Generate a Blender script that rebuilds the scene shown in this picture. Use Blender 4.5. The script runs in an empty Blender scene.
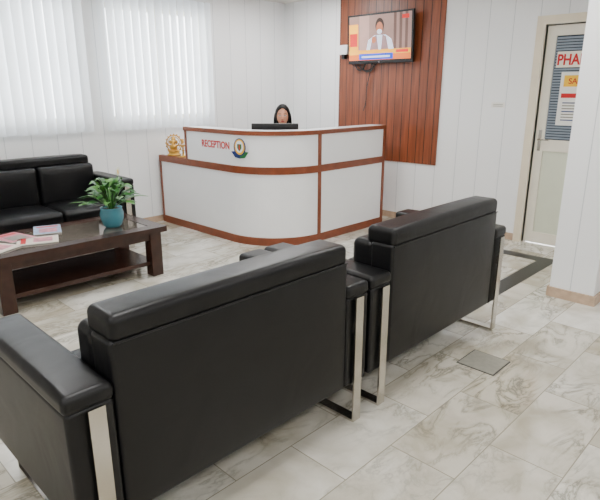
import bpy, bmesh, math, random
from mathutils import Vector, Matrix
random.seed(7)
D = bpy.data
scene = bpy.context.scene
COL = scene.collection
def lin(c):
    return tuple(((v/255)/12.92 if v/255<=0.04045 else ((v/255+0.055)/1.055)**2.4) for v in c)+(1.0,)
# ------------------------------------------------------------ materials
def new_mat(name):
    m = D.materials.new(name); m.use_nodes=True
    nt=m.node_tree; b=nt.nodes['Principled BSDF']
    return m,nt,b
def N(nt,t,**kw):
    n=nt.nodes.new(t)
    for k,v in kw.items(): setattr(n,k,v)
    return n
def pmat(name,c,rough=.5,metal=0,var=.06,scale=8,bump=0,bscale=200,emit=0,coat=0,spec=.5,crease=0):
    m,nt,b=new_mat(name); L=nt.links
    tc=N(nt,'ShaderNodeTexCoord'); no=N(nt,'ShaderNodeTexNoise'); no.inputs['Scale'].default_value=scale
    no.inputs['Detail'].default_value=4
    L.new(tc.outputs['Object'],no.inputs['Vector'])
    r=N(nt,'ShaderNodeValToRGB'); lc=lin(c)
    r.color_ramp.elements[0].position=.3; r.color_ramp.elements[1].position=.7
    r.color_ramp.elements[0].color=tuple(v*(1-var) for v in lc[:3])+(1,)
    r.color_ramp.elements[1].color=tuple(min(1,v*(1+var)) for v in lc[:3])+(1,)
    L.new(no.outputs['Fac'],r.inputs['Fac']); L.new(r.outputs['Color'],b.inputs['Base Color'])
    b.inputs['Roughness'].default_value=rough; b.inputs['Metallic'].default_value=metal
    b.inputs['Specular IOR Level'].default_value=spec
    b.inputs['Coat Weight'].default_value=coat
    if emit:
        L.new(r.outputs['Color'],b.inputs['Emission Color']); b.inputs['Emission Strength'].default_value=emit
    if bump:
        n2=N(nt,'ShaderNodeTexNoise'); n2.inputs['Scale'].default_value=bscale; n2.inputs['Detail'].default_value=3
        L.new(tc.outputs['Object'],n2.inputs['Vector'])
        bp=N(nt,'ShaderNodeBump'); bp.inputs['Strength'].default_value=bump; bp.inputs['Distance'].default_value=.01
        L.new(n2.outputs['Fac'],bp.inputs['Height']); L.new(bp.outputs['Normal'],b.inputs['Normal'])
        if crease:
            n3=N(nt,'ShaderNodeTexNoise'); n3.inputs['Scale'].default_value=4; n3.inputs['Detail'].default_value=2; n3.inputs['Distortion'].default_value=.8
            L.new(tc.outputs['Object'],n3.inputs['Vector'])
            b2=N(nt,'ShaderNodeBump'); b2.inputs['Strength'].default_value=crease; b2.inputs['Distance'].default_value=.03
            L.new(n3.outputs['Fac'],b2.inputs['Height']); L.new(b2.outputs['Normal'],bp.inputs['Normal'])
    return m
def math_n(nt,op,a,b=None,c=None):
    n=N(nt,'ShaderNodeMath',operation=op)
    for i,v in enumerate((a,b,c)):
        if v is None: continue
        if hasattr(v,'links'): nt.links.new(v,n.inputs[i])
        else: n.inputs[i].default_value=v
    return n.outputs[0]
def groove_mat(name,axis,period,c,gc,gw,rough=.4,wood=False,offs=0):
    m,nt,b=new_mat(name); L=nt.links
    tc=N(nt,'ShaderNodeTexCoord'); sp=N(nt,'ShaderNodeSeparateXYZ'); L.new(tc.outputs['Object'],sp.inputs[0])
    co=sp.outputs[axis]
    q=math_n(nt,'DIVIDE',math_n(nt,'ADD',co,offs+50),period)
    fr=math_n(nt,'FRACT',q)
    g=math_n(nt,'LESS_THAN',fr,gw/period)
    mx=N(nt,'ShaderNodeMix',data_type='RGBA')
    L.new(g,mx.inputs['Factor'])
    if wood:
        fl=math_n(nt,'FLOOR',q)
        cx=N(nt,'ShaderNodeCombineXYZ')
        L.new(math_n(nt,'MULTIPLY',co,14),cx.inputs[0])
        L.new(math_n(nt,'MULTIPLY',sp.outputs['Z'],1.1),cx.inputs[2])
        L.new(math_n(nt,'MULTIPLY',fl,3.7),cx.inputs[1])
        no=N(nt,'ShaderNodeTexNoise'); no.inputs['Scale'].default_value=2.2; no.inputs['Detail'].default_value=6
        L.new(cx.outputs[0],no.inputs['Vector'])
        r=N(nt,'ShaderNodeValToRGB'); lc=lin(c)
        r.color_ramp.elements[0].position=.3; r.color_ramp.elements[1].position=.72
        r.color_ramp.elements[0].color=tuple(v*.62 for v in lc[:3])+(1,)
        r.color_ramp.elements[1].color=tuple(v*1.25 for v in lc[:3])+(1,)
        L.new(no.outputs['Fac'],r.inputs['Fac']); L.new(r.outputs['Color'],mx.inputs['A'])
    else:
        no=N(nt,'ShaderNodeTexNoise'); no.inputs['Scale'].default_value=1.3
        L.new(tc.outputs['Object'],no.inputs['Vector'])
        r=N(nt,'ShaderNodeValToRGB'); lc=lin(c)
        r.color_ramp.elements[0].color=tuple(v*.97 for v in lc[:3])+(1,)
        r.color_ramp.elements[1].color=lc
        L.new(no.outputs['Fac'],r.inputs['Fac']); L.new(r.outputs['Color'],mx.inputs['A'])
    mx.inputs['B'].default_value=lin(gc)
    L.new(mx.outputs['Result'],b.inputs['Base Color'])
    bp=N(nt,'ShaderNodeBump'); bp.invert=True; bp.inputs['Strength'].default_value=.5; bp.inputs['Distance'].default_value=.003
    L.new(g,bp.inputs['Height']); L.new(bp.outputs['Normal'],b.inputs['Normal'])
    b.inputs['Roughness'].default_value=rough
    return m
def marble_floor():
    m,nt,b=new_mat('marble_tiles'); L=nt.links
    tc=N(nt,'ShaderNodeTexCoord')
    mp=N(nt,'ShaderNodeMapping'); mp.inputs['Location'].default_value=(.12,.1,0); L.new(tc.outputs['Object'],mp.inputs[0])
    br=N(nt,'ShaderNodeTexBrick'); br.offset=.5
    br.inputs['Scale'].default_value=1; br.inputs['Brick Width'].default_value=.62; br.inputs['Row Height'].default_value=.31
    br.inputs['Mortar Size'].default_value=.0026; br.inputs['Mortar Smooth'].default_value=.3; br.inputs['Bias'].default_value=0
    br.inputs['Color1'].default_value=(0,0,0,1); br.inputs['Color2'].default_value=(1,1,1,1); br.inputs['Mortar'].default_value=(.5,.5,.5,1)
    L.new(mp.outputs[0],br.inputs['Vector'])
    sc=N(nt,'ShaderNodeVectorMath',operation='SCALE'); sc.inputs['Scale'].default_value=23
    L.new(br.outputs['Color'],sc.inputs[0])
    ad=N(nt,'ShaderNodeVectorMath',operation='ADD'); L.new(tc.outputs['Object'],ad.inputs[0]); L.new(sc.outputs[0],ad.inputs[1])
    mp2=N(nt,'ShaderNodeMapping'); mp2.inputs['Rotation'].default_value=(0,0,.6); mp2.inputs['Scale'].default_value=(1,2.2,1); L.new(ad.outputs[0],mp2.inputs[0])
    n1=N(nt,'ShaderNodeTexNoise'); n1.inputs['Scale'].default_value=2.6; n1.inputs['Detail'].default_value=8; n1.inputs['Roughness'].default_value=.62; n1.inputs['Distortion'].default_value=.8
    L.new(mp2.outputs[0],n1.inputs['Vector'])
    n2=N(nt,'ShaderNodeTexNoise'); n2.inputs['Scale'].default_value=3.4; n2.inputs['Detail'].default_value=8; n2.inputs['Distortion'].default_value=.5
    L.new(ad.outputs[0],n2.inputs['Vector'])
    v=math_n(nt,'ABSOLUTE',math_n(nt,'SUBTRACT',n1.outputs['Fac'],.5))
    vr=N(nt,'ShaderNodeValToRGB'); L.new(v,vr.inputs['Fac'])
    e=vr.color_ramp.elements; e[0].position=0; e[0].color=lin((156,155,146)); e[1].position=.07; e[1].color=lin((230,228,221))
    x=vr.color_ramp.elements.new(.02); x.color=lin((204,201,191))
    # vein presence mask
    n4=N(nt,'ShaderNodeTexNoise'); n4.inputs['Scale'].default_value=1.7; L.new(ad.outputs[0],n4.inputs['Vector'])
    r4=N(nt,'ShaderNodeValToRGB'); L.new(n4.outputs['Fac'],r4.inputs['Fac']); r4.color_ramp.elements[0].position=.38; r4.color_ramp.elements[1].position=.6
    vm=N(nt,'ShaderNodeMix',data_type='RGBA'); L.new(r4.outputs['Color'],vm.inputs['Factor'])
    vm.inputs['A'].default_value=lin((230,228,221)); L.new(vr.outputs['Color'],vm.inputs['B'])
    cr=N(nt,'ShaderNodeValToRGB'); L.new(n2.outputs['Fac'],cr.inputs['Fac'])
    cr.color_ramp.elements[0].position=.3; cr.color_ramp.elements[0].color=lin((206,201,187))
    cr.color_ramp.elements[1].position=.6; cr.color_ramp.elements[1].color=(1,1,1,1)
    mu=N(nt,'ShaderNodeMix',data_type='RGBA',blend_type='MULTIPLY'); mu.inputs['Factor'].default_value=.85
    L.new(vm.outputs['Result'],mu.inputs['A']); L.new(cr.outputs['Color'],mu.inputs['B'])
    tr=N(nt,'ShaderNodeValToRGB'); L.new(br.outputs['Color'],tr.inputs['Fac'])
    tr.color_ramp.elements[0].color=lin((218,211,197)); tr.color_ramp.elements[1].color=(1,1,1,1)
    mu2=N(nt,'ShaderNodeMix',data_type='RGBA',blend_type='MULTIPLY'); mu2.inputs['Factor'].default_value=1
    L.new(mu.outputs['Result'],mu2.inputs['A']); L.new(tr.outputs['Color'],mu2.inputs['B'])
    mo=N(nt,'ShaderNodeMix',data_type='RGBA'); L.new(br.outputs['Fac'],mo.inputs['Factor'])
    L.new(mu2.outputs['Result'],mo.inputs['A']); mo.inputs['B'].default_value=lin((146,139,124))
    L.new(mo.outputs['Result'],b.inputs['Base Color'])
    b.inputs['Roughness'].default_value=.06; b.inputs['Specular IOR Level'].default_value=.7
    return m
def glass_mat(name,tint=(1,1,1,1),refl=.12):
    m=D.materials.new(name); m.use_nodes=True; nt=m.node_tree; nt.nodes.clear()
    o=N(nt,'ShaderNodeOutputMaterial'); mix=N(nt,'ShaderNodeMixShader'); mix.inputs[0].default_value=refl
    t=N(nt,'ShaderNodeBsdfTransparent'); t.inputs[0].default_value=tint
    g=N(nt,'ShaderNodeBsdfGlossy'); g.inputs['Roughness'].default_value=.03
    nt.links.new(t.outputs[0],mix.inputs[1]); nt.links.new(g.outputs[0],mix.inputs[2]); nt.links.new(mix.outputs[0],o.inputs[0])
    return m
def blind_mat():
    m=D.materials.new('blind_fabric'); m.use_nodes=True; nt=m.node_tree; nt.nodes.clear()
    o=N(nt,'ShaderNodeOutputMaterial'); mix=N(nt,'ShaderNodeMixShader'); mix.inputs[0].default_value=.4
    tc=N(nt,'ShaderNodeTexCoord'); no=N(nt,'ShaderNodeTexNoise'); no.inputs['Scale'].default_value=3
    nt.links.new(tc.outputs['Object'],no.inputs['Vector'])
    r=N(nt,'ShaderNodeValToRGB'); r.color_ramp.elements[0].color=lin((238,242,246)); r.color_ramp.elements[1].color=lin((246,249,252))
    nt.links.new(no.outputs['Fac'],r.inputs['Fac'])
    d=N(nt,'ShaderNodeBsdfDiffuse'); t=N(nt,'ShaderNodeBsdfTranslucent')
    nt.links.new(r.outputs[0],d.inputs[0]); nt.links.new(r.outputs[0],t.inputs[0])
    nt.links.new(d.outputs[0],mix.inputs[1]); nt.links.new(t.outputs[0],mix.inputs[2]); nt.links.new(mix.outputs[0],o.inputs[0])
    return m
M={}
M['wallX']=groove_mat('pvc_panel_x','X',.25,(247,248,249),(210,213,215),.007,.35)
M['wallY']=groove_mat('pvc_panel_y','Y',.25,(247,248,249),(210,213,215),.007,.35,offs=.06)
M['woodwall']=groove_mat('wood_panelling','Y',.105,(138,73,44),(50,22,12),.009,.35,True)
M['floor']=marble_floor()
M['ceil']=pmat('ceiling_paint',(225,222,216),.8,var=.02)
M['leather']=pmat('black_leather',(10,10,12),.37,var=.15,bump=.07,bscale=260,spec=.32,crease=.14)
M['chrome']=pmat('brushed_steel',(200,195,187),.22,1,var=.04)
M['brown']=pmat('brown_laminate',(128,66,38),.35,var=.15,scale=12)
M['lam']=pmat('white_laminate',(247,248,250),.25,var=.01)
M['dark']=pmat('dark_walnut',(56,32,24),.26,var=.25,scale=9)
M['stone']=pmat('granite_inlay',(100,92,82),.08,var=.4,scale=14,coat=.5)
M['black']=pmat('black_plastic',(10,10,12),.35)
M['cream']=pmat('cream_aluminium',(238,232,216),.4,var=.02)
M['frame']=pmat('door_frame_cream',(230,218,194),.45,var=.03)
M['frost']=pmat('frosted_panel',(220,224,202),.3,var=.02)
M['slat']=pmat('blue_grey_slats',(130,142,155),.4,var=.1)
M['slatgap']=pmat('dark_glass_back',(50,60,72),.2)
M['base']=pmat('skirting_marble',(190,164,140),.25,var=.15,scale=16)
M['strip']=pmat('black_granite',(30,32,32),.3,var=.3,scale=40,spec=.3)
M['plate']=pmat('grey_stone_plate',(140,137,126),.4,var=.1,scale=30)
M['white']=pmat('white_plastic',(235,235,235),.4,var=.01)
M['red']=pmat('red_vinyl',(200,14,20),.4)
M['yellow']=pmat('yellow_print',(250,195,30),.5)
M['gold']=pmat('brass',(205,160,80),.28,1,var=.15,scale=30)
M['navy']=pmat('navy_print',(30,50,110),.4)
M['green']=pmat('green_print',(40,110,60),.4)
M['paper']=pmat('paper',(240,238,232),.6,var=.02)
M['pot']=pmat('turquoise_glaze',(76,142,158),.25,var=.1)
M['soil']=pmat('soil',(60,42,30),.9,bump=.5,bscale=60)
M['leaf']=pmat('leaf_green',(40,94,34),.38,var=.35,scale=20)
M['leaf2']=pmat('leaf_light_green',(76,132,48),.38,var=.3,scale=20)
M['petal']=pmat('white_petal',(240,240,228),.5)
M['skin']=pmat('skin',(206,148,118),.5,var=.06)
M['hair']=pmat('black_hair',(5,4,4),.5,var=.3,scale=60,spec=.2)
M['cloth']=pmat('pale_pink_kurta',(215,180,180),.8,var=.1,bump=.2)
M['trouser']=pmat('dark_trousers',(40,38,48),.8)
M['lip']=pmat('lips',(170,80,76),.4)
M['eye']=pmat('eye_white',(235,230,225),.3)
M['chairf']=pmat('office_fabric',(45,45,50),.8,bump=.3)
M['blind']=blind_mat()
M['glass']=glass_mat('window_glass')
# ------------------------------------------------------------ geometry helpers
def empty(name,loc=(0,0,0),rot=(0,0,0),mat=None):
    o=D.objects.new(name,None); COL.objects.link(o); o.empty_display_size=.1
    if mat is not None: o.matrix_world=mat
    else: o.location=loc; o.rotation_euler=rot
    return o
def mesh(name,vs,fs,mat,parent=None,smooth=False,recalc=True):
    me=D.meshes.new(name); me.from_pydata([tuple(v) for v in vs],[],fs)
    if recalc:
        bm=bmesh.new(); bm.from_mesh(me); bmesh.ops.recalc_face_normals(bm,faces=bm.faces); bm.to_mesh(me); bm.free()
    o=D.objects.new(name,me); COL.objects.link(o)
    if mat: me.materials.append(M[mat] if isinstance(mat,str) else mat)
    if parent: o.parent=parent
    if smooth:
        for p in me.polygons: p.use_smooth=True
    return o
def bx(x0,x1,y0,y1,z0,z1):
    return ([(x0,y0,z0),(x1,y0,z0),(x1,y1,z0),(x0,y1,z0),(x0,y0,z1),(x1,y0,z1),(x1,y1,z1),(x0,y1,z1)],
            [(0,3,2,1),(4,5,6,7),(0,1,5,4),(1,2,6,5),(2,3,7,6),(3,0,4,7)])
def box(name,x0,x1,y0,y1,z0,z1,mat,parent=None,bev=0,seg=2):
    v,f=bx(x0,x1,y0,y1,z0,z1)
    o=mesh(name,v,f,mat,parent,recalc=False)
    if bev:
        b=o.modifiers.new('bev','BEVEL'); b.width=bev; b.segments=seg; b.limit_method='ANGLE'
        for p in o.data.polygons: p.use_smooth=True
        w=o.modifiers.new('wn','WEIGHTED_NORMAL'); w.keep_sharp=False
    return o
def multibox(name,boxes,mat,parent=None):
    V=[];F=[]
    for b in boxes:
        v,f=bx(*b); k=len(V); V+=v; F+=[tuple(i+k for i in q) for q in f]
    return mesh(name,V,F,mat,parent,recalc=False)
def rbox(name,x0,x1,y0,y1,z0,z1,r,mat,parent=None,bulge=(0,0,0),n=8):
    h=Vector(((x1-x0)/2,(y1-y0)/2,(z1-z0)/2)); c=Vector(((x0+x1)/2,(y0+y1)/2,(z0+z1)/2))
    def axis(hh):
        a=[-hh+r-r*math.tan(math.radians(45-11.25*i)) for i in range(5)]
        m=[(-hh+r)+(2*(hh-r))*i/n for i in range(1,n)]
        return a+m+[-q for q in reversed(a)]
    ax=[axis(h.x),axis(h.y),axis(h.z)]
    bm=bmesh.new(); cache={}
    def vert(p):
        k=tuple(round(q,6) for q in p)
        if k in cache: return cache[k]
        q=Vector(p); inn=Vector([max(-(h[i]-r),min(h[i]-r,q[i])) for i in range(3)])
        d=q-inn
        if d.length>1e-9: d=d.normalized()*r
        v=inn+d
        for i in range(3):
            j,k2=(i+1)%3,(i+2)%3
            if bulge[i]:
                s=v[i]/h[i]
                v[i]+=bulge[i]*s*(max(0,1-(v[j]/h[j])**4))*(max(0,1-(v[k2]/h[k2])**4))
        bv=bm.verts.new(v+c); cache[k]=bv; return bv
    for i in range(3):
        j,k=(i+1)%3,(i+2)%3
        for s in(-1,1):
            for a in range(len(ax[j])-1):
                for b in range(len(ax[k])-1):
                    ps=[]
                    for (aa,bb) in ((a,b),(a+1,b),(a+1,b+1),(a,b+1)):
                        p=[0,0,0]; p[i]=s*h[i]; p[j]=ax[j][aa]; p[k]=ax[k][bb]; ps.append(vert(p))
                    if s<0: ps.reverse()
                    try: bm.faces.new(ps)
                    except ValueError: pass
    me=D.meshes.new(name); bm.to_mesh(me); bm.free()
    for p in me.polygons: p.use_smooth=True
    me.materials.append(M[mat]); o=D.objects.new(name,me); COL.objects.link(o)
    if parent: o.parent=parent
    return o
def tube(name,pts,r,mat,parent=None,cyclic=False,smooth=False):
    cu=D.curves.new(name,'CURVE'); cu.dimensions='3D'; cu.bevel_depth=r; cu.bevel_resolution=3; cu.use_fill_caps=True
    if smooth:
        s=cu.splines.new('NURBS'); s.points.add(len(pts)-1); s.order_u=3; s.use_endpoint_u=True
    else:
        s=cu.splines.new('POLY'); s.points.add(len(pts)-1)
    for p,q in zip(s.points,pts): p.co=(*q,1)
    s.use_cyclic_u=cyclic
    cu.materials.append(M[mat]); o=D.objects.new(name,cu); COL.objects.link(o)
    if parent: o.parent=parent
    return o
def lathe(name,prof,mat,parent=None,c=(0,0,0),seg=32,smooth=True):
    V=[];F=[]
    for r,z in prof:
        for i in range(seg):
            a=2*math.pi*i/seg; V.append((c[0]+r*math.cos(a),c[1]+r*math.sin(a),c[2]+z))
    for k in range(len(prof)-1):
        for i in range(seg):
            j=(i+1)%seg; F.append((k*seg+i,k*seg+j,(k+1)*seg+j,(k+1)*seg+i))
    F.append(tuple(reversed(range(seg)))); F.append(tuple((len(prof)-1)*seg+i for i in range(seg)))
    return mesh(name,V,F,mat,parent,smooth,recalc=False)
def ell(name,c,r,mat,parent=None,rot=(0,0,0),fn=None,seg=20,rings=14):
    bm=bmesh.new(); bmesh.ops.create_uvsphere(bm,u_segments=seg,v_segments=rings,radius=1)
    R=Matrix.Rotation(rot[2],3,'Z')@Matrix.Rotation(rot[1],3,'Y')@Matrix.Rotation(rot[0],3,'X')
    for v in bm.verts:
        p=v.co.copy()
        if fn: p=fn(p)
        p=Vector((p.x*r[0],p.y*r[1],p.z*r[2])); v.co=R@p+Vector(c)
    me=D.meshes.new(name); bm.to_mesh(me); bm.free()
    for p in me.polygons: p.use_smooth=True
    me.materials.append(M[mat]); o=D.objects.new(name,me); COL.objects.link(o)
    if parent: o.parent=parent
    return o
def poly(name,pts,z,mat,parent,t=.0012):
    n=len(pts); V=[(x,y,z) for x,y in pts]+[(x,y,z-t) for x,y in pts]
    F=[tuple(range(n)),tuple(reversed(range(n,2*n)))]+[(i,i+n,(i+1)%n+n,(i+1)%n) for i in range(n)]
    return mesh(name,V,F,mat,parent)
def rect(x0,x1,y0,y1): return [(x0,y0),(x1,y0),(x1,y1),(x0,y1)]
def disc(cx,cy,rx,ry=None,n=28,a0=0,a1=2*math.pi):
    ry=ry or rx
    return [(cx+rx*math.cos(a0+(a1-a0)*i/n),cy+ry*math.sin(a0+(a1-a0)*i/n)) for i in range(n)]
def prism(name,pts,z0,z1,mat,parent=None):
    n=len(pts); V=[(x,y,z0) for x,y in pts]+[(x,y,z1) for x,y in pts]
    F=[tuple(reversed(range(n))),tuple(range(n,2*n))]+[(i,(i+1)%n,(i+1)%n+n,i+n) for i in range(n)]
    return mesh(name,V,F,mat,parent)
def text(name,s,size,mat,parent,x,y,z,align='LEFT',bold=.0,extr=.001,sx=1):
    cu=D.curves.new(name,'FONT'); cu.body=s; cu.size=size; cu.extrude=extr; cu.offset=bold; cu.align_x=align
    t=D.objects.new(name+'_tmp',cu); COL.objects.link(t)
    bpy.context.view_layer.update()
    me=D.meshes.new_from_object(t.evaluated_get(bpy.context.evaluated_depsgraph_get()))
    D.objects.remove(t)
    for v in me.vertices: v.co=Vector((v.co.x*sx+x,v.co.y+y,v.co.z+z))
    me.materials.clear(); me.materials.append(M[mat])
    o=D.objects.new(name,me); COL.objects.link(o); o.parent=parent; return o
def skin(name,verts,edges,radii,mat,parent,root=0,sub=2):
    me=D.meshes.new(name); me.from_pydata([tuple(v) for v in verts],edges,[])
    o=D.objects.new(name,me); COL.objects.link(o); o.parent=parent
    m=o.modifiers.new('skin','SKIN'); m.use_smooth_shade=True
    for i,v in enumerate(me.skin_vertices[0].data):
        r=radii[i]; v.radius=r if isinstance(r,tuple) else (r,r); v.use_root=(i==root)
    s=o.modifiers.new('sub','SUBSURF'); s.levels=sub; s.render_levels=sub
    me.materials.append(M[mat]); return o
def facing_minus_x(x,y,z):   # local x -> -Y, y -> +Z, z -> -X
    return Matrix(((0,0,-1,x),(-1,0,0,y),(0,1,0,z),(0,0,0,1)))

# ------------------------------------------------------------ room shell
XW=5.45; YW=5.60; H=2.60; X0=-2.6; Y0=-2.6
box('floor',X0-.12,XW+.12,Y0-.12,YW+.12,-.1,0,'floor')
box('ceiling',X0-.12,XW+.12,Y0-.12,YW+.12,H,H+.1,'ceil')
multibox('wall_rear',[(X0-.12,X0,Y0-.12,YW+.12,0,H)],'wallY')
multibox('wall_front',[(X0,XW+.12,Y0-.12,Y0,0,H)],'wallX')
W1=(1.24,2.58); W2=(2.81,4.15); WZ=(1.18,2.36)
multibox('wall_left',[(X0,XW+.12,YW,YW+.12,0,WZ[0]),(X0,XW+.12,YW,YW+.12,WZ[1],H),
    (X0,W1[0],YW,YW+.12,WZ[0],WZ[1]),(W1[1],W2[0],YW,YW+.12,WZ[0],WZ[1]),(W2[1],XW+.12,YW,YW+.12,WZ[0],WZ[1])],'wallX')
DY=(1.36,2.13); DZ=2.08
multibox('wall_back',[(XW,XW+.12,DY[1],YW,0,H),(XW,XW+.12,DY[0],DY[1],DZ,H),(XW,XW+.12,Y0,DY[0],0,H)],'wallY')
multibox('wall_right',[(4.085,XW,1.03,1.34,0,H)],'wallY')
# skirtings
box('baseboard_back',XW-.012,XW,2.21,YW-.0,0,.07,'base')
box('baseboard_left',X0,XW-.012,YW-.012,YW,0,.07,'base')
multibox('baseboard_right',[(4.07,4.085,1.015,1.355,0,.075),(4.085,XW-.03,1.015,1.03,0,.075),(4.085,XW-.03,1.34,1.355,0,.075)],'base')
multibox('trim_1',[(4.90,5.04,1.61,3.60,0,.0015),(2.6,4.90,1.61,1.75,0,.0015)],'strip')
box('trim_2',XW-.014,XW,3.18,4.62,.685,H,'woodwall')
# windows
for i,(a,b) in enumerate((W1,W2)):
    e=empty('window_%d'%(i+1))
    y0,y1=YW+.04,YW+.09; w=.05
    multibox('frame',[(a,b,y0,y1,WZ[0],WZ[0]+w),(a,b,y0,y1,WZ[1]-w,WZ[1]),(a,a+w,y0,y1,WZ[0]+w,WZ[1]-w),(b-w,b,y0,y1,WZ[0]+w,WZ[1]-w),((a+b)/2-w/2,(a+b)/2+w/2,y0,y1,WZ[0]+w,WZ[1]-w)],'cream',e)
    box('glass',a+w,b-w,y0+.02,y0+.024,WZ[0]+w,WZ[1]-w,'glass',e)
# vertical blinds
def blind(name,a,b):
    e=empty(name); V=[];F=[]
    n=15; p=(b-a)/n
    for i in range(n):
        cx=a+p*(i+.5); w=p*.62; ang=math.radians(20+random.uniform(-5,5)); 
        zb=1.085+random.uniform(-.006,.006)
        k=len(V); m=6
        for z in (zb,2.47):
            for j in range(m+1):
                s=(j/m*2-1)*w; bow=.014*(1-(j/m*2-1)**2)
                V.append((cx+s*math.cos(ang)+bow*math.sin(ang), YW-.055+s*math.sin(ang)-bow*math.cos(ang), z))
        for j in range(m): F.append((k+j,k+j+1,k+m+1+j+1,k+m+1+j))
    mesh('slats',V,F,'blind',e,smooth=True,recalc=False)
    box('head_rail',a-.01,b+.01,YW-.085,YW-.025,2.47,2.52,'white',e,.004)
    multibox('brackets',[(a+.1,a+.13,YW-.025,YW,2.48,2.51),(b-.13,b-.1,YW-.025,YW,2.48,2.51)],'white',e)
    tube('bottom_chain',[(a+p*.4,YW-.06,1.10),(b-p*.4,YW-.06,1.10)],.0015,'white',e)
    return e
blind('vertical_blind',1.2,2.62); blind('vertical_blind',2.77,4.19)
# ceiling lights
lm,nt,b=new_mat('light_diffuser'); b.inputs['Emission Color'].default_value=(1,.992,.975,1); b.inputs['Emission Strength'].default_value=28
M['lamp']=lm
for (x,y) in ((-.9,-.9),(1.1,-.9),(3.1,-.9),(-.9,1.3),(1.1,1.5),(3.3,1.5),(1.1,3.8),(3.2,3.6),(4.6,4.6)):
    e=empty('ceiling_light',(x,y,H))
    multibox('rim',[(-.32,.32,-.32,-.29,-.02,0),(-.32,.32,.29,.32,-.02,0),(-.32,-.29,-.29,.29,-.02,0),(.29,.32,-.29,.29,-.02,0)],'white',e)
    box('diffuser',-.29,.29,-.29,.29,-.012,0,'lamp',e)

# ------------------------------------------------------------ door
e=empty('door_1')
fx0,fx1=XW-.035,XW+.12
multibox('door_frame',[(fx0,fx1,DY[1]-.0,DY[1]+.075,0,DZ+.075),(fx0,fx1,DY[0]-.0+.005,DY[1],DZ,DZ+.075)],'frame',e)
lx0,lx1=XW+.02,XW+.06
la,lb=DY[0]+.01,DY[1]-.012
s=.085
multibox('stiles',[(lx0,lx1,la,la+s,.01,DZ-.01),(lx0,lx1,lb-s,lb,.01,DZ-.01),(lx0,lx1,la+s,lb-s,.01,.12),(lx0,lx1,la+s,lb-s,.93,1.04),(lx0,lx1,la+s,lb-s,DZ-.1,DZ-.01)],'cream',e)
box('lower_panel',lx0+.014,lx1-.014,la+s,lb-s,.12,.93,'frost',e)
box('upper_glass',lx0+.02,lx1-.014,la+s,lb-s,1.04,DZ-.1,'slatgap',e)
sl=[]
z=1.05
while z<DZ-.11:
    sl.append((lx0+.008,lx0+.018,la+s,lb-s,z,z+.017)); z+=.025
multibox('blind_slats',sl,'slat',e)
box('handle_plate',lx0-.006,lx0,lb-.06,lb-.03,.93,1.13,'chrome',e,.002)
tube('lever',[(lx0-.006,lb-.045,1.04),(lx0-.045,lb-.045,1.04),(lx0-.045,lb-.15,1.04)],.008,'chrome',e)
# posters on the door
pe=empty('pharmacy_poster',mat=facing_minus_x(lx0+.006,lb-.17,1.40))
poly('sheet',rect(0,.36,-.22,.26),0.004,'paper',pe,.003)
poly('yellow_header',rect(.03,.33,.13,.23),.0055,'yellow',pe)
poly('red_band',rect(.02,.34,.03,.07),.0055,'red',pe)
for k in range(7): poly('text_line',rect(.04,.32,-.02-.026*k,-.01-.026*k),.0055,'navy' if k%3==0 else 'plate',pe)
text('caption','SALE',.07,'red',pe,.07,.155,.006,bold=.001)
ps=empty('pharmacy_sign',mat=facing_minus_x(lx0+.006,lb-.11,1.73))
poly('strip',rect(0,.5,-.03,.11),.003,'cream',ps,.002)
text('letters','PHARMACY',.13,'red',ps,.004,-.005,.0035,bold=.004,sx=.8)
# small notice on wall
nt_=empty('wall_notice',mat=facing_minus_x(XW,2.52,1.33))
poly('sheet',rect(-.07,.07,0,.05),.003,'paper',nt_,.003)
for k in range(2): poly('line',rect(-.05,.05,.012+.016*k,.017+.016*k),.0042,'plate',nt_)

# ------------------------------------------------------------ reception counter
LX,RY,R=3.38,3.64,.62; END=5.06; YL=5.565; YU=5.03
def path(y_start,off=0):
    c=(LX+R,RY+R); r=R-off
    p=[(LX+off,y_start)]
    for i in range(25):
        a=math.pi+math.pi/2*i/24; p.append((c[0]+r*math.cos(a),c[1]+r*math.sin(a)))
    p.append((END,RY+off)); return p
rc=empty('reception_counter')
def sweepq(name,ys,o0,o1,z0,z1,mat,parent):
    a=path(ys,o0); b=path(ys,o1); n=len(a)
    V=[(x,y,z0) for x,y in a]+[(x,y,z0) for x,y in b]+[(x,y,z1) for x,y in a]+[(x,y,z1) for x,y in b]
    F=[]
    for i in range(n-1):
        F+=[(i,i+1,n+i+1,n+i),(2*n+i,3*n+i,3*n+i+1,2*n+i+1),(i,2*n+i,2*n+i+1,i+1),(n+i,n+i+1,3*n+i+1,3*n+i)]
    F+=[(0,n,3*n,2*n),(n-1,2*n-1,4*n-1,3*n-1)]
    return mesh(name,V,F,mat,parent)
Z1,Z2,Z3,Z4=.715,.785,1.085,1.125
sweepq('kick_base',YL,-.008,.05,0,.08,'brown',rc)
sweepq('lower_panel',YL-.03,0,.04,.08,Z1,'lam',rc)
sweepq('middle_band',YL,-.012,.05,Z1,Z2,'brown',rc)
sweepq('upper_panel',YU-.03,0,.04,Z2,Z3,'lam',rc)
sweepq('top_ledge',YU+.01,-.015,.20,Z3,Z4,'brown',rc)
sweepq('top_inlay',YU-.02,.01,.18,Z4+.0002,Z4+.0015,'lam',rc)
box('end_strip_lower',LX-.008,LX+.045,YL-.03,YL,.08,Z1,'brown',rc)
box('end_strip_upper',LX-.008,LX+.2,YU-.03,YU,Z2,Z3,'brown',rc)
box('joint_strip',LX+R-.015,LX+R+.03,RY-.008,RY,.08,Z1,'brown',rc)
box('joint_strip_upper',LX+R-.015,LX+R+.03,RY-.008,RY,Z2,Z3,'brown',rc)
box('right_end_panel',END,END+.035,RY-.012,RY+.62,0,Z2,'brown',rc)
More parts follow.
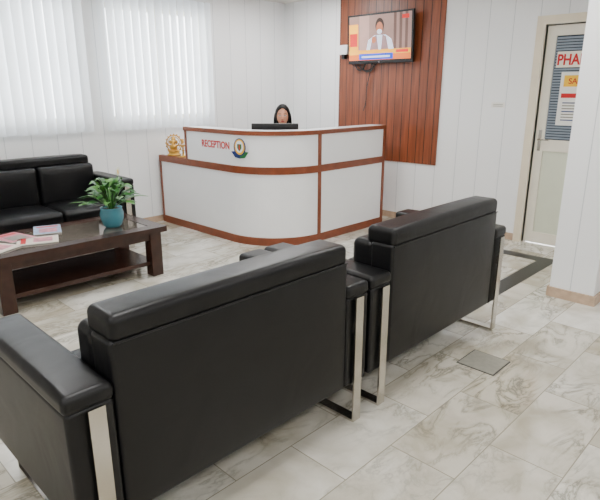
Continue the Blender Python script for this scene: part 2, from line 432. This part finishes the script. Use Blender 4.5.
box('right_end_upper',END,END+.035,RY-.012,RY+.20,Z2,Z4,'brown',rc)
desk=[(LX+.04,YL),(LX+.04,RY+R)]+[(LX+R+(R-.04)*math.cos(math.pi+math.pi/2*i/10),RY+R+(R-.04)*math.sin(math.pi+math.pi/2*i/10)) for i in range(1,11)]+[(END,RY+.04),(END,4.2),(4.25,4.2),(3.95,4.5),(3.95,YL)]
prism('desk_top',desk,.74,.78,'lam',rc)
box('desk_end_panel',LX+.05,3.93,YL-.03,YL-.005,0,.74,'brown',rc)
# sign
sg=empty('reception_sign',mat=facing_minus_x(LX,4.73,.94))
text('letters','RECEPTION',.098,'red',sg,0,0,.0015,bold=.0024,sx=.9)
an=math.radians(193)
c=Vector((LX+R,RY+R)); nn=Vector((math.cos(an),math.sin(an))); pt=c+nn*(R+.012)
xa=Vector((nn.y,-nn.x,0)); xa=xa if xa.y<0 else -xa
EM=Matrix(((xa.x,0,nn.x,pt.x),(xa.y,0,nn.y,pt.y),(0,1,0,.955),(0,0,0,1)))
em=empty('hospital_emblem',mat=EM)
poly('ribbon_left',[(-.105,-.03),(-.06,-.085),(0,-.095),(0,-.02)],.000,'navy',em)
poly('ribbon_right',[(.105,-.03),(.06,-.085),(0,-.095),(0,-.02)],.0005,'green',em)
poly('outer_ring',disc(0,.015,.072,.085),.002,'navy',em,.003)
poly('gold_ring',disc(0,.017,.06,.074),.0035,'yellow',em)
poly('center',disc(0,.02,.046,.058),.005,'lam',em)
poly('shield',[(-.025,.045),(.025,.045),(.025,.005),(0,-.025),(-.025,.005)],.0065,'green',em)
poly('cross_v',rect(-.006,.006,-.01,.04),.008,'red',em)

# ------------------------------------------------------------ TV
tv=empty('wall_television',mat=facing_minus_x(XW-.115,3.95,2.07)@Matrix.Rotation(math.radians(3),4,'X'))
box('cabinet',-.455,.455,-.275,.265,-.03,0,'black',tv,.006)
box('rear_housing',-.28,.28,-.2,.15,-.06,-.03,'black',tv,.01)
box('wall_bracket',-.12,.12,-.1,.1,-.092,-.06,'black',tv)
def smat(k,c,e=1.1): M[k]=pmat(k,c,.3,emit=e,var=.08,scale=5)
smat('s_bg',(150,118,108),.8); smat('s_pink',(175,140,130),.8); smat('s_yel',(245,170,40),1.1); smat('s_blue',(20,70,200),1.0)
smat('s_white',(205,212,230),1.0); smat('s_skin',(180,108,75),.9); smat('s_hair',(60,40,32),.5); smat('s_red',(200,40,30),1.0); smat('s_dark',(104,76,68),.7)
smat('s_vest',(150,120,120),.8); smat('s_orange',(225,110,35),1.0)
poly('screen_backdrop',rect(-.43,.43,-.235,.245),.002,'s_bg',tv)
poly('screen_left_wall',rect(-.28,-.14,-.14,.245),.0035,'s_pink',tv)
poly('screen_side_panel',rect(-.43,-.30,-.175,.16),.005,'s_yel',tv)
poly('screen_side_text',rect(-.42,-.31,-.08,.06),.0065,'s_red',tv)
for k in range(3): poly('curtain_fold',rect(.2+.075*k,.235+.075*k,-.14,.245),.0035,'s_dark',tv)
poly('anchor_body',[(-.18,-.14),(-.15,-.02),(-.06,.03),(.09,.03),(.17,-.02),(.21,-.14)],.0065,'s_white',tv)
poly('anchor_vest',[(-.13,-.14),(-.09,.01),(-.03,.03),(-.0,-.14)],.008,'s_vest',tv)
poly('anchor_vest_right',[(.03,-.14),(.05,.03),(.1,.01),(.14,-.14)],.008,'s_vest',tv)
poly('anchor_hair',disc(.01,.13,.058,.078),.008,'s_hair',tv)
poly('anchor_face',disc(.01,.105,.045,.062),.0095,'s_skin',tv)
poly('anchor_beard',disc(.01,.065,.034,.026),.0105,'s_white',tv)
poly('anchor_hand',disc(-.07,-.02,.03,.035),.0095,'s_skin',tv)
poly('screen_ticker',rect(-.43,.43,-.175,-.125),.0105,'s_yel',tv)
poly('screen_ticker_low',rect(-.43,.43,-.235,-.175),.0105,'s_orange',tv)
poly('screen_ticker_blue',rect(-.28,.2,-.23,-.165),.012,'s_blue',tv)
poly('screen_ticker_text',rect(-.24,.16,-.21,-.19),.013,'s_white',tv)
poly('screen_ticker_red',rect(.24,.4,-.165,-.135),.012,'s_red',tv)
poly('screen_channel_logo',rect(.31,.4,.18,.22),.005,'s_red',tv)
text('brand_plate','TV',.02,'white',tv,-.012,-.268,.001,extr=.0005)
so=empty('wall_socket',mat=facing_minus_x(XW-.014,4.52,1.965))
box('box',-.06,.06,-.05,.06,0,.05,'white',so,.005)
box('adapter',-.03,.02,-.10,-.045,.0,.05,'black',so,.005)
cb=empty('tv_cables',mat=facing_minus_x(XW-.02,4.1,1.6))
tube('cable_a',[(-.33,.30,.02),(-.25,.2,.02),(-.2,.12,.02),(-.12,.14,.02),(-.1,.2,.02),(-.05,.26,.03)],.007,'black',cb,smooth=True)
tube('cable_b',[(-.05,.24,.02),(-.15,.14,.02),(-.05,.1,.02),(.05,.15,.02),(.0,.22,.03)],.007,'black',cb,smooth=True)
tube('cable_d',[(-.36,.28,.02),(-.28,.16,.02),(-.2,.2,.02),(-.1,.1,.02),(.08,.18,.02),(.1,.26,.02)],.006,'black',cb,smooth=True)
tube('cable_c',[(.0,.2,.02),(-.03,.05,.02),(-.07,-.1,.02),(-.06,-.24,.02),(-.1,-.34,.02)],.005,'black',cb,smooth=True)

# ------------------------------------------------------------ sofas
def sofa(name,loc,rz,Wd=1.40,Dp=.74):
    e=empty(name,loc,(0,0,rz)); A=.15; zb=.19; za=.68; zt=.875
    for nm,a0 in (('arm_left',0),('arm_right',Wd-A)):
        rbox(nm,a0,a0+A,.0,Dp,zb,za-.055,.014,'leather',e)
        rbox(nm+'_pad',a0-.004,a0+A+.004,-.004,Dp+.004,za-.062,za,.022,'leather',e,bulge=(0,0,.006))
    rbox('back_shell',A+.002,Wd-A-.002,.0,.13,zb,.80,.016,'leather',e,bulge=(0,.004,0))
    rbox('back_top_roll',A+.008,Wd-A-.003,-.001,.165,.785,zt,.026,'leather',e,bulge=(0,.0,.006))
    tube('back_seam',[(A+.01,-.001,.793),(Wd-A-.01,-.001,.793)],.0035,'leather',e)
    mid=Wd/2
    for nm,a,b2 in (('back_cushion_left',A,mid),('back_cushion_right',mid,Wd-A)):
        rbox(nm,a+.004,b2-.004,.12,.25,.42,.80,.035,'leather',e,bulge=(0,.02,.0))
    rbox('seat_base',A+.002,Wd-A-.002,.12,Dp-.01,zb,.32,.015,'leather',e)
    for nm,a,b2 in (('seat_cushion_left',A,mid),('seat_cushion_right',mid,Wd-A)):
        rbox(nm,a+.003,b2-.003,.2,Dp+.005,.315,.455,.035,'leather',e,bulge=(0,.01,.018))
    for nm,cx in (('leg_frame_left',.085),('leg_frame_right',Wd-.085)):
        w=.026; t=.009; z1=.625; y0=-.012; y1=Dp+.014
        multibox(nm,[(cx-w,cx+w,y0-t,y0,0.002,z1),(cx-w,cx+w,y1,y1+t,0.002,z1),(cx-w,cx+w,y0,y1,0.002,.002+t*1.3),
                     (cx-w*.6,cx+w*.6,y0,.02,.45,.5),(cx-w*.6,cx+w*.6,Dp-.01,y1,.45,.5)],'chrome',e)
    return e
sofa('leather_sofa',(.48,1.385,0),0,1.385)
sofa('leather_sofa',(1.89,1.385,0),0)
sofa('leather_sofa',(2.61,5.54,0),math.pi)

# ------------------------------------------------------------ coffee table
ct=empty('coffee_table')
x0,x1,y0,y1=1.0,2.35,3.84,4.56
zt=.42
b_=.11
multibox('top_border',[(x0,x1,y0,y0+b_,zt-.045,zt),(x0,x1,y1-b_,y1,zt-.045,zt),(x0,x0+b_,y0+b_,y1-b_,zt-.045,zt),(x1-b_,x1,y0+b_,y1-b_,zt-.045,zt)],'dark',ct)
box('top_inlay',x0+b_,x1-b_,y0+b_,y1-b_,zt-.04,zt-.003,'stone',ct)
multibox('apron',[(x0+.06,x1-.06,y0+.05,y0+.075,zt-.11,zt-.045),(x0+.06,x1-.06,y1-.075,y1-.05,zt-.11,zt-.045),(x0+.06,x0+.085,y0+.075,y1-.075,zt-.11,zt-.045),(x1-.085,x1-.06,y0+.075,y1-.075,zt-.11,zt-.045)],'dark',ct)
for i,(a,b2) in enumerate(((x0+.04,y0+.03),(x1-.14,y0+.03),(x0+.04,y1-.13),(x1-.14,y1-.13))):
    box('leg_%d'%(i+1),a,a+.10,b2,b2+.10,0,zt-.045,'dark',ct,.004)
box('lower_shelf',x0+.08,x1-.08,y0+.07,y1-.07,.09,.125,'dark',ct,.004)
# magazines
M['mag_pink']=pmat('mag_pink',(200,130,142),.35,var=.4,scale=25); M['mag_blue']=pmat('mag_blue',(160,180,208),.35,var=.3,scale=25)
M['mag_cream']=pmat('mag_cream',(226,214,200),.35,var=.1,scale=25)
for (x,y,zz,r,mk2) in ((1.32,4.34,zt,.25,'mag_pink'),(1.60,4.40,zt,-.35,'mag_blue'),(1.13,4.14,zt,.5,'mag_cream'),(1.42,4.12,zt,1.2,'mag_cream')):
    g=empty('magazine',(x,y,zz),(0,0,r))
    box('pages',-.1,.1,-.14,.14,0,.006,'paper',g)
    box('cover',-.101,.101,-.141,.141,.006,.007,mk2,g)
    box('title',-.08,.08,.08,.115,.007,.0075,'red',g)
    box('photo',-.06,.07,-.1,.03,.007,.0075,'mag_pink' if mk2!='mag_pink' else 'plate' ,g)
# plant
pl=empty('potted_peace_lily',(2.03,4.14,zt))
lathe('pot',[(.058,0),(.075,.02),(.092,.075),(.094,.115),(.085,.15),(.088,.162),(.080,.162),(.076,.14),(.0,.14)],'pot',pl,seg=40)
lathe('soil',[(.0,.138),(.078,.138),(.078,.146),(.0,.148)],'soil',pl)
def leaf(i,ang,reach,height,length,width,mat,twist=0):
    V=[];F=[];n=12
    for k in range(n+1):
        t=k/n
        r=.015+reach*t**1.1; z=.14+height*math.sin(min(1,t*1.05)*math.pi*.62)
        if t<.45: w=.003
        else:
            s=(t-.45)/.55; w=.003+width*math.sin(math.pi*s**.75)**.9 if s<1 else .0005
        px=Vector((math.cos(ang)*r,math.sin(ang)*r,z)); sd=Vector((-math.sin(ang),math.cos(ang),twist*.4))
        V+= [px-sd*w+Vector((0,0,w*.25)),px,px+sd*w+Vector((0,0,w*.25))]
    for k in range(n):
        for j in(0,1): F.append((k*3+j,k*3+j+1,k*3+4+j,k*3+3+j))
    mesh('leaf_%02d'%i,V,F,mat,pl,smooth=True,recalc=False)
for i in range(46):
    a=i*2.39996+random.uniform(-.2,.2); q=i/46
    leaf(i,a,.10+.19*(1-q)+random.uniform(-.02,.03),.06+.20*q+random.uniform(-.02,.03),0,random.uniform(.020,.032),'leaf2' if random.random()<.4 else 'leaf',random.uniform(-.6,.6))
tube('flower_stalk',[(0,0,.14),(.03,-.03,.28),(.055,-.055,.42)],.0025,'leaf2',pl,smooth=True)
ell('flower_spathe',(.06,-.055,.455),(.017,.005,.038),'petal',pl,rot=(.1,.2,-.7))
ell('flower_spadix',(.056,-.063,.45),(.004,.004,.02),'yellow',pl)

# ------------------------------------------------------------ brass figurines
z0=Z2
g=empty('brass_ganesha_figurine',(3.46,5.38,z0),(0,0,math.radians(-45)))
lathe('plinth',[(.075,0),(.08,.01),(.065,.02),(.06,.035),(.07,.045),(.0,.045)],'gold',g)
ell('belly',(0,-.01,.09),(.045,.038,.045),'gold',g)
ell('legs',(0,-.02,.055),(.068,.045,.018),'gold',g)
ell('head',(0,-.015,.15),(.028,.026,.028),'gold',g)
for s in(-1,1):
    ell('ear',(s*.034,-.01,.15),(.016,.006,.022),'gold',g)
    tube('arm',[(s*.03,-.01,.115),(s*.062,-.02,.10),(s*.06,-.03,.14)],.008,'gold',g,smooth=True)
tube('trunk',[(0,-.035,.15),(.0,-.055,.125),(.012,-.056,.10),(.024,-.05,.10)],.008,'gold',g,smooth=True)
lathe('crown',[(.026,.17),(.024,.185),(.014,.2),(.004,.222),(0,.225)],'gold',g)
tube('halo_arch',[(.085*math.cos(a),.02,.13+.095*math.sin(a)) for a in [math.radians(-50+280*i/24) for i in range(25)]],.007,'gold',g)
tube('halo_inner',[(.067*math.cos(a),.02,.13+.075*math.sin(a)) for a in [math.radians(-50+280*i/24) for i in range(25)]],.004,'gold',g)
for i in range(13):
    a=math.radians(-40+260*i/12); ell('halo_bead',(.095*math.cos(a),.02,.13+.105*math.sin(a)),(.008,.006,.008),'gold',g,seg=8,rings=6)
g=empty('brass_oil_lamp',(3.44,5.17,z0))
lathe('stand',[(.045,0),(.045,.008),(.015,.02),(.009,.06),(.016,.07),(.009,.08),(.009,.11),(.045,.125),(.048,.135),(.0,.13)],'gold',g)
ell('bird',(0,0,.165),(.026,.016,.02),'gold',g,rot=(0,-.4,.7))
ell('bird_head',(-.016,-.014,.19),(.011,.010,.012),'gold',g)
tube('bird_tail',[(.015,.013,.165),(.03,.028,.19)],.006,'gold',g)

# ------------------------------------------------------------ computer monitor
mo=empty('computer_monitor',(3.80,4.06,.78),(0,0,math.radians(135)))
lathe('foot',[(.1,0),(.1,.008),(.02,.014),(0,.014)],'black',mo)
box('neck',-.025,.025,.012,.03,.01,.25,'black',mo)
rbox('panel',-.235,.235,-.018,.012,.09,.40,.008,'black',mo)
box('screen',-.22,.22,-.0195,-.0175,.11,.385,'slatgap',mo)
kb=empty('computer_keyboard',(3.97,4.23,.78),(0,0,math.radians(135)))
box('body',-.2,.2,-.065,.065,0,.012,'black',kb,.003)
multibox('keys',[(-.19+.027*i,-.19+.027*i+.022,-.055+.028*j,-.055+.028*j+.023,.012,.017) for i in range(14) for j in range(4)],'plate',kb)

# ------------------------------------------------------------ office chair + receptionist (local forward = -Y)
PX,PY=4.40,4.57; RZ=math.radians(-45)
ch=empty('office_chair',(PX,PY,0),(0,0,RZ))
rbox('seat',-.24,.24,-.22,.25,.36,.425,.03,'chairf',ch,bulge=(0,0,.006))
rbox('backrest',-.22,.22,.21,.27,.50,.92,.028,'chairf',ch)
box('back_bar',-.03,.03,.25,.28,.36,.6,'black',ch)
tube('gas_column',[(0,0,.08),(0,0,.36)],.028,'black',ch)
for i in range(5):
    a=i*2*math.pi/5; c_,s_=math.cos(a),math.sin(a)
    tube('base_arm_%d'%i,[(0,0,.09),(c_*.28,s_*.28,.06)],.016,'black',ch)
    ell('castor_%d'%i,(c_*.28,s_*.28,.027),(.025,.025,.027),'black',ch,seg=12,rings=8)
rp=empty('receptionist',(PX,PY,0),(0,0,RZ))
bv=[(0,.06,.52),(0,.07,.66),(0,.05,.82),(0,.03,.96),(0,.02,1.03),
    (-.155,.03,.95),(-.20,.0,.82),(-.21,-.08,.76),(-.13,-.30,.815),
    (.155,.03,.95),(.20,.0,.82),(.21,-.08,.76),(.13,-.30,.815)]
be=[(0,1),(1,2),(2,3),(3,4),(3,5),(5,6),(6,7),(7,8),(3,9),(9,10),(10,11),(11,12)]
skin('kurta',bv,be,[(.15,.12),(.125,.10),(.14,.10),(.10,.07),(.045,.045),(.058,.058),(.046,.046),(.042,.042),(.030,.030),(.058,.058),(.046,.046),(.042,.042),(.030,.030)],'cloth',rp)
skin('neck',[(0,.025,1.0),(0,.012,1.06),(0,.0,1.13)],[(0,1),(1,2)],[.05,.045,.045],'skin',rp,sub=2)
for s in(-1,1):
    skin('leg',[(s*.09,.04,.505),(s*.11,-.2,.50),(s*.12,-.40,.49),(s*.12,-.39,.28),(s*.12,-.36,.10)],[(0,1),(1,2),(2,3),(3,4)],[.085,.075,.058,.05,.038],'trouser',rp)
    skin('shoe',[(s*.12,-.34,.045),(s*.12,-.42,.045),(s*.12,-.53,.03)],[(0,1),(1,2)],[(.038,.04),(.042,.035),(.035,.022)],'black',rp)
    wx,wy,wz=s*.13,-.30,.812
    skin('palm',[(wx,wy+.02,wz),(wx-s*.01,wy-.03,wz+.002),(wx-s*.015,wy-.075,wz)],[(0,1),(1,2)],[(.024,.02),(.036,.014),(.036,.012)],'skin',rp)
    for k,(dx,L_) in enumerate(((-.027,.062),(-.009,.074),(.009,.070),(.026,.055))):
        bx_=wx-s*.015+dx; by=wy-.08
        skin('finger_%d'%(k+1),[(bx_,by+.02,wz),(bx_,by-L_*.45,wz+.006),(bx_,by-L_*.8,wz-.003),(bx_,by-L_,wz-.012)],[(0,1),(1,2),(2,3)],[.009,.0088,.008,.007],'skin',rp,sub=1)
    skin('thumb',[(wx-s*.02,wy-.02,wz),(wx-s*.05,wy-.05,wz-.002),(wx-s*.058,wy-.082,wz-.006)],[(0,1),(1,2)],[.012,.010,.008],'skin',rp,sub=1)
hd=empty('head',(0,-.015,1.22),(math.radians(2),0,0)); hd.parent=rp
def headfn(p):
    q=p.copy()
    if p.z<0:
        k=1-.32*(-p.z)**1.6; q.x*=k
        q.y=q.y*(1-.18*(-p.z)) - .08*(-p.z)
    if p.y<0 : q.y*=.93
    return q
ell('face',(0,0,0),(.073,.092,.112),'skin',hd,fn=headfn,seg=32,rings=24)
ell('nose_bridge',(0,-.086,-.005),(.008,.012,.026),'skin',hd,rot=(-.25,0,0))
ell('nose_tip',(0,-.096,-.026),(.013,.011,.010),'skin',hd)
for s in(-1,1):
    ell('ear',(s*.073,.005,-.01),(.008,.017,.028),'skin',hd)
    ell('eye',(s*.028,-.078,.008),(.0145,.009,.0075),'eye',hd)
    ell('iris',(s*.028,-.0855,.008),(.0062,.003,.0062),'hair',hd)
    tube('eyebrow',[(s*.014,-.086,.026),(s*.03,-.085,.032),(s*.046,-.074,.026)],.0022,'hair',hd,smooth=True)
    tube('eyelid',[(s*.014,-.085,.012),(s*.028,-.088,.017),(s*.043,-.078,.011)],.0015,'hair',hd,smooth=True)
    skin('hair_side',[(s*.070,-.005,.04),(s*.080,.0,-.03),(s*.082,.01,-.10),(s*.085,.03,-.19),(s*.09,.05,-.27)],[(0,1),(1,2),(2,3),(3,4)],[.020,.024,.026,.024,.012],'hair',hd)
ell('upper_lip',(0,-.086,-.053),(.021,.007,.005),'lip',hd)
ell('lower_lip',(0,-.084,-.060),(.018,.007,.006),'lip',hd)
def hair_shell():
    V=[];F=[];nu=48;nv=26; idx={}
    for j in range(nv+1):
        for i in range(nu):
            a=2*math.pi*i/nu   # a=0 -> forward (-Y)
            cx,sx=math.cos(a),math.sin(a)
            aa=abs((a+math.pi)%(2*math.pi)-math.pi)
            lim=math.radians(46-22*min(1,aa/.85)**1.5) if aa<.85 else math.radians(24-90*min(1,(aa-.85)/.45))
            e2=math.radians(90)-(math.radians(90)-lim)*j/nv
            r=(.088,.103,.124)
            bump=1+.012*math.sin(a*14)
            idx[(j,i)]=len(V)
            part=1-.03*math.exp(-((aa)/.12)**2)
            V.append((r[0]*math.cos(e2)*sx*bump, .008-r[1]*math.cos(e2)*cx*bump, .006+r[2]*math.sin(e2)*part))
    for j in range(nv):
        for i in range(nu):
            k=(i+1)%nu; F.append((idx[(j,i)],idx[(j,k)],idx[(j+1,k)],idx[(j+1,i)]))
    o=mesh('hair_shell',V,F,'hair',hd,smooth=True)
    s=o.modifiers.new('thick','SOLIDIFY'); s.thickness=.02; s.offset=-1
hair_shell()
ell('hair_back',(0,.06,-.03),(.078,.05,.09),'hair',hd)
skin('hair_tail',[(0,.10,.0),(0,.115,-.10),(0,.12,-.22),(0,.13,-.36)],[(0,1),(1,2),(2,3)],[.045,.042,.034,.014],'hair',hd)

# ------------------------------------------------------------ floor plate
fp=empty('floor_access_plate',(2.74,1.2,0))
box('plate',-.105,.105,-.105,.105,0,.003,'plate',fp)
multibox('joint',[(-.112,.112,-.112,-.105,0,.0012),(-.112,.112,.105,.112,0,.0012),(-.112,-.105,-.105,.105,0,.0012),(.105,.112,-.105,.105,0,.0012)],'strip',fp)

# ------------------------------------------------------------ world, camera
w=D.worlds.new('World'); scene.world=w; w.use_nodes=True
bg=w.node_tree.nodes['Background']; bg.inputs[0].default_value=(.93,.97,1,1); bg.inputs[1].default_value=11.0
cam=D.cameras.new('Camera'); co=D.objects.new('Camera',cam); COL.objects.link(co)
cam.sensor_width=36; cam.lens=32.46
co.location=(0,0,1.5); co.rotation_euler=(math.radians(90-16.47),0,math.radians(44.3-90))
scene.camera=co
